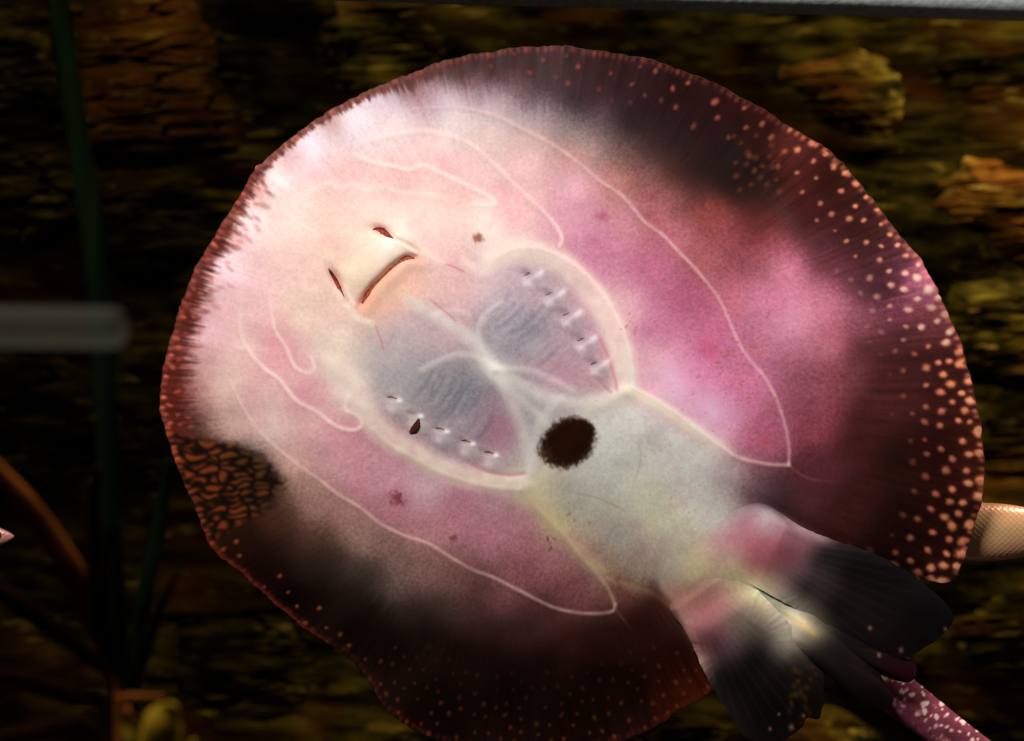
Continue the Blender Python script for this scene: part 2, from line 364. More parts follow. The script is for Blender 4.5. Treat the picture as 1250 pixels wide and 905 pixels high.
TRUNK = [(720,510,192,190,184),(760,520,194,192,186),(800,540,190,188,182),(850,560,184,180,174),(740,570,188,190,180),(720,600,180,177,166),(700,620,170,164,150),
 (780,600,188,188,168),(800,630,182,177,152),(850,600,180,177,170),(890,590,160,145,145),(880,630,172,168,160),(820,680,168,158,143),(760,660,158,148,138),
 (780,700,148,128,115),(850,690,188,173,138),(650,600,198,188,158),(680,640,188,173,133),(740,690,150,120,105)]
DISC = TRUNK + [(330,215,255,228,228),(300,260,255,220,222),(270,310,248,208,215),(250,360,240,192,198),(245,400,222,172,178),(240,440,190,140,140),(235,480,150,100,95),
 (225,520,100,60,50),(205,470,95,40,30),(230,380,165,90,85),(262,300,195,120,115),(300,235,215,150,145),(345,185,215,170,175),(380,170,248,225,235),(430,145,238,220,228),(480,125,205,180,190),
 (400,145,190,150,150),(520,105,145,105,110),(490,103,115,72,68),(560,90,92,52,52),(600,88,85,50,52),(560,115,178,153,162),(600,120,168,143,152),(650,80,75,40,42),(650,118,112,86,94),
 (650,142,165,145,150),(700,80,70,38,40),(700,130,85,65,72),(700,162,145,125,124),(760,90,60,30,32),(760,150,70,50,55),(760,190,132,96,92),(820,110,45,18,18),
 (820,170,55,35,38),(820,210,98,57,52),(820,240,145,84,84),(880,130,45,15,15),(880,190,38,22,22),(890,230,45,25,22),(870,260,142,66,63),(880,290,152,74,80),
 (930,160,62,24,20),(920,210,30,15,12),(930,240,55,24,20),(925,275,115,48,48),(965,180,98,42,36),(980,220,88,34,30),(985,270,75,30,30),(1010,220,62,22,16),
 (1040,270,70,30,28),(1060,310,75,35,40),(1030,330,112,56,66),(1090,330,100,50,60),(960,330,190,104,130),(930,370,198,110,142),(970,390,208,128,156),(940,310,160,82,96),  # bright patch on the bulge includes its relief lighting
 (1010,370,180,98,122),(1010,420,178,94,114),(1050,390,140,75,90),(1090,380,120,60,75),(1125,350,170,86,112),(1140,390,120,60,65),(1080,450,80,35,38),(1120,450,70,30,30),
 (1160,480,60,22,18),(1020,470,140,70,80),(1060,500,85,38,38),(1040,540,85,38,38),(1100,560,50,20,15),(1150,560,45,15,12),(1180,560,70,25,18),(1000,520,150,70,85),
 (1000,570,110,50,58),(1040,620,70,30,28),(1100,640,35,12,8),(1150,640,45,15,10),(1080,670,30,10,6),(1020,640,75,32,30),(980,610,92,48,53),(920,600,112,82,87),(950,615,75,48,53),
 (700,260,217,152,172),(740,300,205,120,150),(800,330,195,100,135),(840,370,187,90,126),(870,420,200,100,140),(800,400,200,115,150),(850,450,215,125,165),(900,480,205,110,150),
 (930,530,180,85,115),(880,500,220,155,185),(820,460,225,165,190),(790,440,217,162,177),(760,380,217,167,177),(700,220,222,167,177),(760,270,206,130,146),(820,290,182,96,112),
 (860,320,170,85,95),(900,350,186,93,113),(640,200,232,187,187),(600,170,227,197,192),(560,150,228,208,208),(650,170,207,172,167),(700,190,192,142,137),(750,220,187,122,117),
 (800,260,172,92,97),(900,330,163,79,93),(480,160,242,217,217),(520,185,242,202,202),(580,215,242,197,197),(630,250,237,187,187),(420,220,247,207,202),(500,220,247,207,200),
 (560,240,250,212,202),(400,260,250,217,202),(450,250,252,224,210),(520,260,252,227,212),(600,270,247,217,207),(350,270,250,217,207),(350,330,242,202,192),(320,350,242,197,197),
 (370,380,234,202,187),(420,310,247,222,197),(470,310,247,230,210),(440,330,240,220,192),(500,350,234,182,160),(470,362,234,186,160),(530,350,222,182,177),(560,340,226,192,187),
 (540,300,242,212,202),(590,330,206,176,181),(300,420,227,187,182),(330,420,227,167,167),(360,440,217,167,167),(400,430,224,202,187),(420,470,222,202,192),(380,480,207,152,157),
 (270,470,207,172,162),(290,520,187,152,142),(330,520,207,177,172),(370,510,207,162,162),(420,540,197,137,147),(400,560,192,142,147),(350,570,182,142,132),(380,620,142,107,97),
 (420,640,137,102,94),(440,580,187,132,142),(480,620,177,112,127),(480,580,187,137,147),(520,600,190,155,160),(560,620,172,112,127),(520,650,167,112,117),(600,640,172,112,127),
 (600,620,177,132,142),(640,640,167,112,122),(660,680,152,97,102),(700,720,127,74,77),(640,700,142,87,92),(680,660,167,127,117),(580,740,97,62,60),(640,770,70,38,35),
 (700,790,55,25,20),(480,720,97,77,70),(520,700,132,97,90),(560,720,112,77,72),(450,700,77,60,52),(400,680,60,42,36),(420,730,35,22,18),(350,660,60,35,28),(300,660,40,18,10),
 (330,690,25,8,4),(480,780,25,10,7),(560,800,30,12,9),(620,840,18,5,3),(540,860,20,6,3),(700,860,22,7,4),(760,830,24,7,4),(780,760,55,22,18),(820,810,42,12,6),(840,840,72,24,9),
 (800,730,78,40,33),(760,720,122,77,70),(270,580,60,30,15),(300,570,45,30,22),(330,590,70,48,35),(250,620,60,25,10),(345,620,90,60,48),(362,595,142,107,94),(230,560,70,25,12),
 (650,350,178,155,162),(620,380,165,150,160),(640,400,140,130,140),(690,420,165,140,152),(720,460,175,140,148),(680,460,170,140,150),(600,400,155,145,152),(560,390,190,155,160),
 (530,400,185,160,165),(500,400,190,170,172),(480,430,185,170,172),(480,460,170,160,162),(520,460,150,143,148),(570,480,130,128,135),(600,500,145,125,135),(610,530,160,125,138),
 (560,520,155,140,148),(640,500,165,155,160),(690,500,175,160,162),(670,520,170,165,165),(640,550,180,170,165),(1060,350,95,48,58),(1060,420,105,52,60),(1040,450,115,58,66),(1100,410,88,42,48),(1040,300,78,36,40),(1000,310,110,52,62),(1000,470,160,82,98),(1150,430,72,28,26),(1080,350,85,42,50),
 (370,700,40,24,18),(390,730,22,10,7),(440,760,20,9,6),(460,740,40,27,22),(500,750,55,40,34),(520,770,35,20,16),(540,740,85,62,56),(600,770,62,38,34),(600,800,32,14,11),(660,810,30,12,9),
 (720,820,28,10,7),(740,780,50,22,18),(430,690,85,65,57),(400,660,95,66,56),(370,650,100,65,52),(340,640,85,48,36),(460,670,125,95,87),(440,660,135,105,96),(490,690,125,95,88),(610,730,115,72,72),
 (660,750,92,52,50),(310,680,28,10,5),(280,670,40,15,8),(360,720,14,4,2),
 (530,85,100,58,56),(580,75,80,40,40),(620,70,72,36,36),(620,100,105,75,80),(580,100,130,98,104),(670,100,85,55,60),(730,75,60,30,30),(730,110,68,42,46),(730,145,95,75,80),(780,120,58,36,40),
 (800,140,52,32,36),(850,150,45,22,24),(790,180,85,58,58),(850,210,55,32,32),(740,165,120,98,98),(720,180,165,132,128),(680,150,145,125,126),(840,230,105,58,54),(790,215,140,92,88),(610,135,190,168,172),(540,120,190,165,175)]
HIND = TRUNK + [(940,640,197,167,177),(920,660,165,102,114),(960,680,110,55,64),(1000,680,58,42,44),(930,690,128,76,78),(1040,690,22,18,18),(1080,710,20,17,18),(1130,750,15,12,14),
 (980,715,62,50,48),(1060,760,25,20,18),(1020,745,26,20,18),(1100,790,22,14,14),(930,720,192,177,142),(960,745,190,176,160),(900,700,177,162,127),(990,770,120,110,90),
 (840,740,160,110,100),(870,740,155,95,95),(850,780,105,62,66),(870,790,88,50,55),(900,760,128,110,98),(920,800,38,33,31),(900,830,18,15,15),(880,820,50,42,42),(940,860,12,10,9),
 (858,805,140,100,98),(980,860,18,12,6),(960,775,150,140,125),(1000,795,48,42,37),(1040,820,26,20,18),(1080,850,20,12,10),(1030,790,25,20,18),(1095,820,45,13,24),(960,830,20,16,12),(900,650,165,112,124),(940,665,158,90,103),(960,655,150,98,108),(985,665,122,80,88),(950,700,112,80,80),(1000,700,78,62,62),(920,680,150,90,96),(890,670,168,125,126),(980,695,88,62,65),(850,750,150,100,98),(880,760,140,92,93),(890,790,96,68,72),(860,770,128,78,82),(910,780,98,80,76),(880,735,158,112,104),(845,765,150,105,100)]

DISC = [(u, v, r * k, g * k, b * k) for u, v, r, g, b in DISC for k in [(0.97, 0.925, 0.935) if (370 < u < 570 and 195 < v < 345) else (1, 1, 1)] for r, g, b in [(r * k[0], g * k[1], b * k[2])] for k in [0.74 if .3 * r + .5 * g + .2 * b < 75 else 0.90 if .3 * r + .5 * g + .2 * b < 110 else 1.0]]
HIND = [(u, v, r * k, g * k, b * k) for u, v, r, g, b in HIND for k in [0.72 if .3 * r + .5 * g + .2 * b < 70 else 1.0]]
disc = field(DISC); hind = field(HIND)
HGT = np.zeros((CH, CW), np.float32)         # relief above the base form, millimetres, towards the viewer

def window(p, pad):
    x0 = int(max(0, p[:, 0].min() - pad - U0)); x1 = int(min(CW, p[:, 0].max() + pad - U0 + 1))
    y0 = int(max(0, p[:, 1].min() - pad - V0)); y1 = int(min(CH, p[:, 1].max() + pad - V0 + 1))
    return slice(y0, max(y0, y1)), slice(x0, max(x0, x1))

def dist_to(pts, pad):
    p = catmull(pts, 6) if len(pts) > 2 else np.asarray(pts, float)
    sl = window(p, pad); U, V = gu[sl], gv[sl]
    best = np.full(U.shape, 1e9, np.float32); par = np.zeros(U.shape, np.float32); n = len(p) - 1
    for i in range(n):
        a, b = p[i], p[i + 1]; d = b - a; L = max(1e-6, d @ d)
        t = np.clip(((U - a[0]) * d[0] + (V - a[1]) * d[1]) / L, 0, 1)
        q = np.hypot(U - a[0] - t * d[0], V - a[1] - t * d[1])
        m = q < best; best = np.where(m, q, best); par = np.where(m, (i + t) / n, par)
    return sl, best, par

def stroke(img, pts, w, col, alpha=1.0, soft=None, h=0.0, hw=None, fade=(0, 0), wob=0.0):
    """pigment line of half-width w with a soft edge; h adds relief (mm) of half-width hw"""
    soft = soft or w * 0.8
    sl, d, t = dist_to(pts, max(w + soft, (hw or w) * 2.6) + 4)
    if wob: d = np.abs(d + wob * vnoise(gu[sl] / 6, gv[sl] / 6, 12))
    a = alpha * (1 - smooth(w - soft, w + soft, d))
    if fade[0]: a = a * smooth(0, fade[0], t)
    if fade[1]: a = a * smooth(0, fade[1], 1 - t)
    a = a * (0.82 + 0.18 * vnoise(gu[sl] / 9, gv[sl] / 9, 77))
    if img is not None: img[sl] += a[..., None] * (np.array(col, np.float32) - img[sl])
    if h:
        f = np.exp(-(d / (hw or w)) ** 2)
        if fade[0]: f = f * smooth(0, fade[0], t)
        if fade[1]: f = f * smooth(0, fade[1], 1 - t)
        HGT[sl] += 0.42 * h * f

def blob(img, u, v, ru, rv, col, alpha=1.0, ang=0.0, power=2.0, h=0.0, edge=0.0, seed=0):
    pad = max(ru, rv) * 2.2 + 3; p = np.array([(u, v)], float); sl = window(p, pad)
    if gu[sl].size == 0: return
    du, dv = gu[sl] - u, gv[sl] - v
    c, s = math.cos(ang), math.sin(ang)
    a_ = (du * c + dv * s) / ru; b_ = (-du * s + dv * c) / rv
    q = np.hypot(a_, b_)
    if edge: q = q + edge * vnoise(gu[sl] / 4.0, gv[sl] / 4.0, seed) + edge * vnoise(gu[sl] / 2.0, gv[sl] / 2.0, seed + 1)
    k = np.exp(-np.abs(q) ** power)
    if img is not None: img[sl] += (alpha * k)[..., None] * (np.array(col, np.float32) - img[sl])
    if h: HGT[sl] += h * np.exp(-np.hypot(a_, b_) ** 2)

# --- skin mottling and fin rays
mott = fbm(gu / 26, gv / 26, 5, 201, 0.6)
fine = fbm(gu / 3.2, gv / 3.2, 2, 231)
thu = TH * 125
rays = vnoise(thu, RHO * 5, 301) * 0.6 + vnoise(thu * 2.1, RHO * 9, 302) * 0.5
raymask = smooth(0.62, 0.80, RHO) * (1 - smooth(1.0, 1.05, RHO))
# push the pigment border in and out along the fin rays by resampling the colour field radially
shift = (9.0 * rays + 5 * mott) * raymask
su_ = np.clip(gu + shift * np.cos(TH) - U0, 0, CW - 1).astype(int); sv_ = np.clip(gv + shift * np.sin(TH) - V0, 0, CH - 1).astype(int)
disc = disc[sv_, su_]
lum = disc @ np.array((.3, .5, .2), np.float32); dk = 1 - smooth(60, 190, lum)
grit = fbm(gu / 2.1, gv / 2.1, 2, 241)
# pinker zones slightly muted
sat = disc.max(2) - disc.min(2); pk = (smooth(40, 90, sat) * smooth(70, 110, lum) * 0.16)[..., None]
disc = disc * (1 - pk) + lum[..., None] * 0.93 * pk
trans = smooth(20, 90, lum) * (1 - smooth(150, 215, lum))
disc *= (1 + 0.05 * mott + 0.04 * fine + (0.05 + 0.16 * dk) * grit * (0.35 + 0.65 * trans) + (0.02 + 0.18 * dk) * rays * raymask)[..., None]
hind *= (1 + 0.06 * mott + 0.05 * fine)[..., None]
HGT += 0.05 * rays * raymask * dk

# narrow dark margin round the snout, toothed along the fin rays
bw = np.array([(560,70,10),(500,90,17),(440,115,10),(380,150,8),(330,190,9),(300,230,13),(270,280,17),(240,330,22),(215,400,26),(200,450,30),(198,500,34),(215,566,30),(240,625,14),(252,656,7),(320,722,4),(400,785,3)], float)
bth = np.arctan2(bw[:, 1] - C0[1], bw[:, 0] - C0[0]); bo = np.argsort(np.mod(bth, 2 * np.pi))
bwid = np.interp(np.mod(TH, 2 * np.pi), np.mod(bth, 2 * np.pi)[bo], bw[bo, 2], left=0, right=0)
tooth = 0.5 * vnoise(TH * 120, TH * 0, 321) + 0.5 * vnoise(TH * 260, TH * 0 + 2, 322)
bm_ = (1 - smooth(0.45, 1.25, (EDGE + bwid * 0.45 * tooth + 2 * fine) / np.maximum(bwid, 1e-3))) * (bwid > 0) * 0.86
bcol = np.array((76, 25, 19), np.float32) * (1 + 0.35 * tooth + 0.2 * grit)[..., None]
disc = disc * (1 - bm_[..., None]) + bcol * bm_[..., None]

# pink blood flush mottles in the disc
flush = smooth(0.05, 0.5, fbm(gu / 34, gv / 34, 4, 261)) * smooth(0.30, 0.5, RHO) * (1 - smooth(0.72, 0.85, RHO))
disc += (flush * 0.22)[..., None] * (disc * np.array((0.97, 0.80, 0.90), np.float32) - disc)

PALE = (240, 214, 204)
# --- sensory canals: outer line of each side, inner line, small loops
A_R = [(420,146),(480,136),(540,131),(567,132),(607,142),(641,159),(674,176),(708,200),(731,220),(758,238),(775,257),(789,273),(809,287),(826,305),(843,322),(862,344),(879,367),
       (891,394),(903,421),(914,438),(933,460),(948,488),(958,518),(963,545),(963,568)]
A_R2 = [(963,568),(939,567),(903,559),(882,546),(862,532),(826,505),(789,482),(772,475)]
B_R = [(433,186),(440,176),(468,168),(500,162),(523,161),(548,166),(566,172),(584,183),(604,201),(624,221),(647,242),(668,263),(681,279),(686,293),(683,300)]
B_R2 = [(433,188),(452,197),(481,203),(500,207),(516,202),(536,210),(558,220),(576,229),(598,240),(604,248),(596,250),(578,249)]
B_R3 = [(372,240),(388,228),(404,224),(414,231),(432,226),(448,232),(470,229),(488,236),(512,236),(545,243)]
A_L = [(262,395),(266,434),(283,469),(296,496),(313,522),(336,545),(366,569),(392,587),(412,603),(440,620),(464,639),(494,654),(524,664),(551,681),(578,696),(600,704),
       (636,722),(674,741),(705,748),(732,749),(748,746),(751,738)]
A_L2 = [(751,738),(743,720),(728,699),(712,682),(686,651),(655,621),(636,598)]
B_L = [(322,285),(308,320),(295,360),(294,403),(303,426),(322,449),(342,464),(362,489),(386,502),(402,515),(418,523),(433,525),(442,518),(436,507),(422,500),(426,484)]
C_L = [(338,330),(330,355),(331,373),(336,403),(349,423),(359,446),(375,456),(384,449),(381,438)]
lc = (236, 196, 196)
stroke(disc, A_R, 2.0, (232,190,188), 0.62, 1.8, 0.35, 3.0, (0.15, 0))
stroke(disc, A_R2, 2.2, (240,205,190), 0.6, 2.0, 0.4, 3.0)
stroke(disc, [(963,568),(984,583),(1012,588),(1040,590)], 1.5, (150,90,95), 0.35, 1.5, fade=(0, .7))
stroke(disc, B_R, 2.4, (252,222,212), 0.62, 2.2, 0.4, 3.2, (0.1, 0))
stroke(disc, B_R2, 2.4, (255,232,222), 0.75, 2.6, 0.3, 3.2)
stroke(disc, B_R3, 3.0, (255,234,222), 0.42, 3.5, 0.25, 3.4)
stroke(disc, A_L, 2.0, (222,186,176), 0.62, 1.8, 0.35, 3.0, (0.15, 0))
stroke(disc, A_L2, 2.4, (205,172,140), 0.5, 2.4, 0.4, 3.2)
stroke(disc, [(751,744),(764,760),(777,778)], 1.4, (130,85,75), 0.4, 1.5, fade=(0, .7))
stroke(disc, B_L, 2.3, (242,214,206), 0.8, 2.2, 0.4, 3.2, (0.3, 0))
stroke(disc, C_L, 2.3, (244,214,206), 0.7, 2.2, 0.3, 3.2, (0.3, 0))
stroke(disc, [(400,440),(412,462),(416,482),(432,492),(446,500)], 6, (228,210,196), 0.5, 6, 0.5, 6)

# --- gill basket
for pts in [[(600,316),(622,306),(645,306),(670,314),(697,330),(722,356),(741,386),(755,418),(762,448),(764,476)]]:
    stroke(disc, pts, 15, (232,212,198), 0.85, 9, 1.3, 13)
    stroke(disc, [(x + 9, y - 4) for x, y in pts], 2.0, (246,226,212), 0.5, 2.5, 0.3, 3)
ringL = [(410,446),(432,470),(446,500),(458,520),(480,538),(510,555),(540,571),(572,582),(602,588),(634,592)]
stroke(disc, ringL, 13, (226,208,192), 0.85, 9, 1.3, 12)
stroke(disc, [(456,524),(476,543),(506,560),(538,577),(570,588),(602,595),(634,598)], 2.6, (226,206,180), 0.6, 2.8, 0.5, 3.4)
stroke(disc, [(600,316),(592,334),(580,330),(570,322)], 6, (236,214,202), 0.6, 6, 0.5, 6)
# cartilage star in the middle
for pts, w, al in [([(604,452),(588,430),(572,412),(548,396),(520,380),(500,366)], 8, .62), ([(604,452),(626,466),(652,480),(684,490),(720,492),(765,478)], 8, .62),
                   ([(604,452),(618,478),(632,508),(642,540),(648,575)], 7, .5), ([(604,452),(585,438),(560,434),(538,440),(515,452)], 4, .5),
                   ([(588,430),(584,404),(594,384),(612,370)], 4, .45), ([(604,452),(640,452),(670,462),(700,478)], 4, .4),
                   ([(612,470),(650,500),(668,520)], 5, .4), ([(684,490),(660,520),(652,560),(645,590)], 6, .4), ([(530,386),(552,380),(572,384)], 4, .3)]:
    stroke(disc, pts, w, (212,204,198), min(.8, al * 1.2), w * 0.9, 0.45, w * 1.1)
blob(disc, 603, 450, 26, 15, (224,218,208), 0.8, 0.6)
# gill arches seen through the skin: alternating slate and grey filaments
def filaments(c, inner, outer, a0, a1, n, col, al):
    for i in range(n):
        a = a0 + (a1 - a0) * (i + 0.5) / n
        p = [(c[0] + math.cos(a + 0.10 * k) * r, c[1] + math.sin(a + 0.10 * k) * r) for k, r in enumerate(np.linspace(inner, outer, 4))]
        stroke(disc, p, 3.0, col, al * random.uniform(.6, 1.1), 3.2, -0.25, 3.4, (0.15, 0.4), wob=1.5)
for k in range(9):
    x, y = 586 + 8.0 * k + random.uniform(-4, 4), 392 + 7.6 * k - (k > 5) * 3 + random.uniform(-3, 3)
    L = (62 - 4 * abs(k - 3)) * random.uniform(.6, 1.15)
    for dd, col, al in ((0, (98, 102, 114), .55), (4.5, (182, 174, 178), .24)):
        stroke(disc, [(x + dd * .75, y + dd * .65), (x + dd * .75 + L * .40, y + dd * .65 - L * .22), (x + dd * .75 + L * .78, y + dd * .65 - L * .58), (x + dd * .75 + L * .98, y + dd * .65 - L * .86)],
               2.4, col, al * random.uniform(.3, 1.1), 2.6, -0.1, 3, (0.25, 0.6), wob=2.2)
for k in range(10):
    x, y = 530 + 8.2 * k + random.uniform(-4, 4), 446 + 3.6 * k + .25 * k * k + random.uniform(-4, 4)
    L = (60 - 3.0 * abs(k - 4)) * random.uniform(.6, 1.2)
    for dd, col, al in ((0, (94, 98, 110), .55), (4.5, (180, 172, 174), .26)):
        stroke(disc, [(x + dd * .8, y + dd * .5), (x + dd * .8 - L * .16, y + dd * .5 + L * .36), (x + dd * .8 - L * .44, y + dd * .5 + L * .72), (x + dd * .8 - L * .70, y + dd * .5 + L * .95)],
               2.4, col, al * random.uniform(.3, 1.1), 2.6, -0.1, 3, (0.25, 0.6), wob=2.2)
blob(disc, 653, 424, 13, 11, (172,168,172), 0.55); blob(disc, 622, 440, 10, 8, (172,166,172), 0.4)
blob(disc, 612, 525, 18, 28, (160,104,126), 0.5, -0.4); blob(disc, 690, 452, 26, 14, (165,118,135), 0.45, 0.6)
# red creases inside the ring
stroke(disc, [(722,398),(734,418),(744,442),(751,465),(754,482)], 1.8, (190,112,124), 0.7, 1.8, -0.5, 2.4, (.3, .1))
stroke(disc, [(706,440),(722,456),(738,472),(748,482)], 1.6, (172,112,124), 0.6, 1.8, -0.4, 2.4, (.4, .1))
stroke(disc, [(560,560),(585,572),(604,578),(625,580),(646,577)], 1.8, (180,118,122), 0.7, 1.8, -0.5, 2.4, (.2, .1))
# veins near the mouth
stroke(disc, [(530,322),(548,324),(562,330),(570,334)], 1.2, (186,96,86), 0.6, 1.4, fade=(.3, .2))
stroke(disc, [(520,362),(538,376),(552,388),(560,398)], 1.2, (176,104,110), 0.55, 1.4, fade=(.2, .3))
stroke(disc, [(458,398),(464,412),(468,426)], 1.2, (180,100,100), 0.5, 1.4); stroke(disc, [(468,426),(476,418),(480,408)], 1.2, (190,110,110), 0.4, 1.4)
stroke(disc, [(690,600),(722,606),(748,616),(772,630)], 1.0, (140,115,85), 0.5, 1.2, fade=(.2, .3)); stroke(disc, [(778,540),(782,560),(776,585)], 1.0, (150,130,110), 0.4, 1.2)
# gill flaps: little puckered panels along both rows, pale folds with highlights painted in
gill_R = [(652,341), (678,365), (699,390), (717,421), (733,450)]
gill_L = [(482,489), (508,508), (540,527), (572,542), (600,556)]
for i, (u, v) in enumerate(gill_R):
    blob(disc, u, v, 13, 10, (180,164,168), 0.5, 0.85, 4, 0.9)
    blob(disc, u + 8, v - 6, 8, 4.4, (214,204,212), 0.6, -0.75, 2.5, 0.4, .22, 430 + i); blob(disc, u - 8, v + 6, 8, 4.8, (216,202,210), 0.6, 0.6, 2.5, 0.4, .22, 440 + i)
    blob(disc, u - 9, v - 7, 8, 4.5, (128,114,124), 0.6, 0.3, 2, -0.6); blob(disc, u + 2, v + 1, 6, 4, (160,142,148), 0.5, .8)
    stroke(disc, [(u + 9, v - 9), (u - 2, v - 1), (u - 11, v + 7)], 1.8, (220,210,216), 0.35, 2.4)
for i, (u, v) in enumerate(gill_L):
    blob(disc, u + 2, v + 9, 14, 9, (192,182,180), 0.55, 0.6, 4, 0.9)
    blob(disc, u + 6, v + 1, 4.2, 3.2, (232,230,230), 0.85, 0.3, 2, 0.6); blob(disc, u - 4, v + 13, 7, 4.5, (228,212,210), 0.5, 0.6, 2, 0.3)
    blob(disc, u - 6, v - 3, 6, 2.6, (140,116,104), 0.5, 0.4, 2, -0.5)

# --- mouth, nostrils: grooves and pads (openings themselves are separate parts)
MOUTH = [(442,370),(448,359),(456,348.5),(467,337.5),(477,328),(487,320),(496,314.5),(506,315)]
stroke(disc, MOUTH, 6, (196,96,66), 0.6, 6, -3.6, 4.0)
stroke(disc, [(x + 7, y + 8) for x, y in MOUTH], 9, (232,170,142), 0.5, 9, 1.6, 9)
blob(disc, 478, 302, 24, 19, (246,238,222), 0.6, -0.7, 2, 1.8); blob(disc, 440, 336, 26, 20, (238,220,194), 0.5, -0.7, 2, 1.5)
stroke(disc, [(477,288),(490,294),(503,301),(512,307)], 2.0, (212,150,130), 0.6, 2, -1.4, 2.6)
stroke(disc, [(482,294),(496,302),(508,309)], 2.0, (250,226,216), 0.6, 2, 0.8, 3)
stroke(disc, [(416,352),(421,362),(424,372)], 2.0, (214,170,160), 0.6, 2, -1.2, 2.6)
stroke(disc, [(421,350),(426,362),(432,372)], 2.0, (250,232,224), 0.6, 2, 0.8, 3)
blob(disc, 466, 282, 12, 6, (216,120,100), 0.6, 0.35, 2, -2.4); blob(disc, 410, 342, 14, 6, (200,130,115), 0.6, 1.05, 2, -2.4)
stroke(disc, [(424,374),(436,390),(452,396)], 5, (238,222,206), 0.6, 5, 0.9, 5); stroke(disc, [(512,306),(526,314),(540,324)], 4, (240,220,208), 0.5, 5, 0.7, 5)

# --- dark blotch, freckles
def blotch(u, v, ru, rv, col, al, seed, edge=.16, power=7, ang=0.0):
    blob(disc, u, v, ru, rv, col, al, ang, power, 0, edge, seed)
blotch(583, 291, 6.5, 5.5, (140,92,62), 0.9, 403, .3, 4); blotch(485, 608, 9, 8.5, (116,50,56), 0.85, 404, .4, 3); blotch(554, 657, 5, 4.5, (110,52,56), 0.8, 405, .4, 3)
blotch(735, 264, 7, 6, (176,86,112), 0.7, 406, .4, 3); blotch(754, 707, 4, 3, (74,40,26), 0.9, 407, .3, 3); blotch(800, 536, 18, 16, (164,152,148), 0.55, 408, .3, 3)
blotch(865, 428, 12, 12, (188,72,110), 0.5, 409, .4, 2); blotch(935, 540, 9, 8, (160,66,80), 0.5, 410, .4, 2); blotch(575, 690, 9, 7, (140,78,84), .5, 411, .4, 2)
for k in range(170):
    a = random.gauss(0, 1); b = random.gauss(0, 1)
    u, v = 905 + a * 26 + 8 * b, 430 + b * 38
    blob(disc, u, v, random.uniform(.8, 1.7), random.uniform(.8, 1.6), (164,84,62), random.uniform(.4, .9))
for (u, v, n, s, c) in [(767,397,8,8,(150,80,30)),(690,640,14,22,(130,100,50)),(820,600,22,50,(150,135,80)),(672,668,8,6,(60,45,20)),(880,480,14,30,(170,80,70))]:
    for k in range(n):
        blob(disc, u + random.gauss(0, s), v + random.gauss(0, s), random.uniform(.7, 1.6), random.uniform(.7, 1.6), c, random.uniform(.4, .9))
# yellowish pelvic girdle edge
stroke(disc, [(645,598),(668,630),(690,655),(715,680),(745,705),(790,722),(818,738)], 7, (196,178,132), 0.6, 8, 0.9, 8, (0, .5))
stroke(disc, [(745,703),(775,714),(800,725),(820,741)], 3, (128,86,64), 0.6, 4, -0.6, 4)
stroke(disc, [(765,478),(795,492),(830,514),(870,541),(905,560)], 7, (238,208,184), 0.75, 7, 1.2, 8, (0, .35))
stroke(disc, [(655,592),(690,560),(720,505),(760,484)], 8, (210,200,176), 0.35, 10, 0.6, 9)

# --- pale spots of the upper side's pattern wrapping round the margin
def scatter(mask_fn, n, spacing, rad, col_fn, al, seed, squash=1.25):
    r_ = np.random.default_rng(seed); pts = []
    for _ in range(n):
        th = r_.uniform(-math.pi, math.pi); e = r_.uniform(2, 130)
        R = float(R_of(np.array([th]))[0]); u = C0[0] + (R - e) * math.cos(th); v = C0[1] + (R - e) * math.sin(th)
        k = mask_fn(u, v, e)
        if k <= 0 or r_.uniform() > k: continue
        sp = spacing(u, v, e)
        if any((u - a) ** 2 + (v - b) ** 2 < sp * sp for a, b in pts): continue
        pts.append((u, v)); r = rad(u, v, e) * r_.uniform(.75, 1.25)
        c = np.array(col_fn(u, v, e)) * r_.uniform(.85, 1.1)
        blob(disc, u, v, r * squash, r * r_.uniform(.85, 1.1), c, al(u, v, e), th + r_.normal(0, .3), 3.2, 0.18, .12, int(r_.integers(1, 250)))
    return pts
# right lobe
scatter(lambda u, v, e: 1.0 if (u > 968 and 175 < v < 720 and e < (70 if v < 330 else 110 if v < 520 else 92)) else 0, 9000,
        lambda u, v, e: (15 if v < 330 else 12.0 if v < 450 else 12.2) + e * 0.06, lambda u, v, e: (3.2 if v < 330 else 4.3 if v < 540 else 5.0) * (1 - e / 260),
        lambda u, v, e: (226,140,106) if v < 320 else (246,178,158) if v < 420 else (226,132,96), lambda u, v, e: max(0.12, 0.98 - (e / 105) ** 1.6), 501)
# upper margin
scatter(lambda u, v, e: 1.0 if (690 < u < 965 and v < 260 and e < 62 and e > 9) else 0, 3000, lambda u, v, e: 19, lambda u, v, e: 3.4 if u > 820 else 2.6,
        lambda u, v, e: (200,104,78) if u > 820 else (150,72,58), lambda u, v, e: 0.75 * (1 - e / 120), 502)
scatter(lambda u, v, e: 1.0 if (560 < u < 700 and v < 200 and e < 40) else 0, 900, lambda u, v, e: 22, lambda u, v, e: 2.4, lambda u, v, e: (135,66,56), lambda u, v, e: 0.5, 503)
scatter(lambda u, v, e: 1.0 if (895 < u < 960 and 150 < v < 240 and e > 30 and e < 120) else 0, 3000, lambda u, v, e: 11, lambda u, v, e: 3.0, lambda u, v, e: (110,56,34), lambda u, v, e: 0.5, 504)
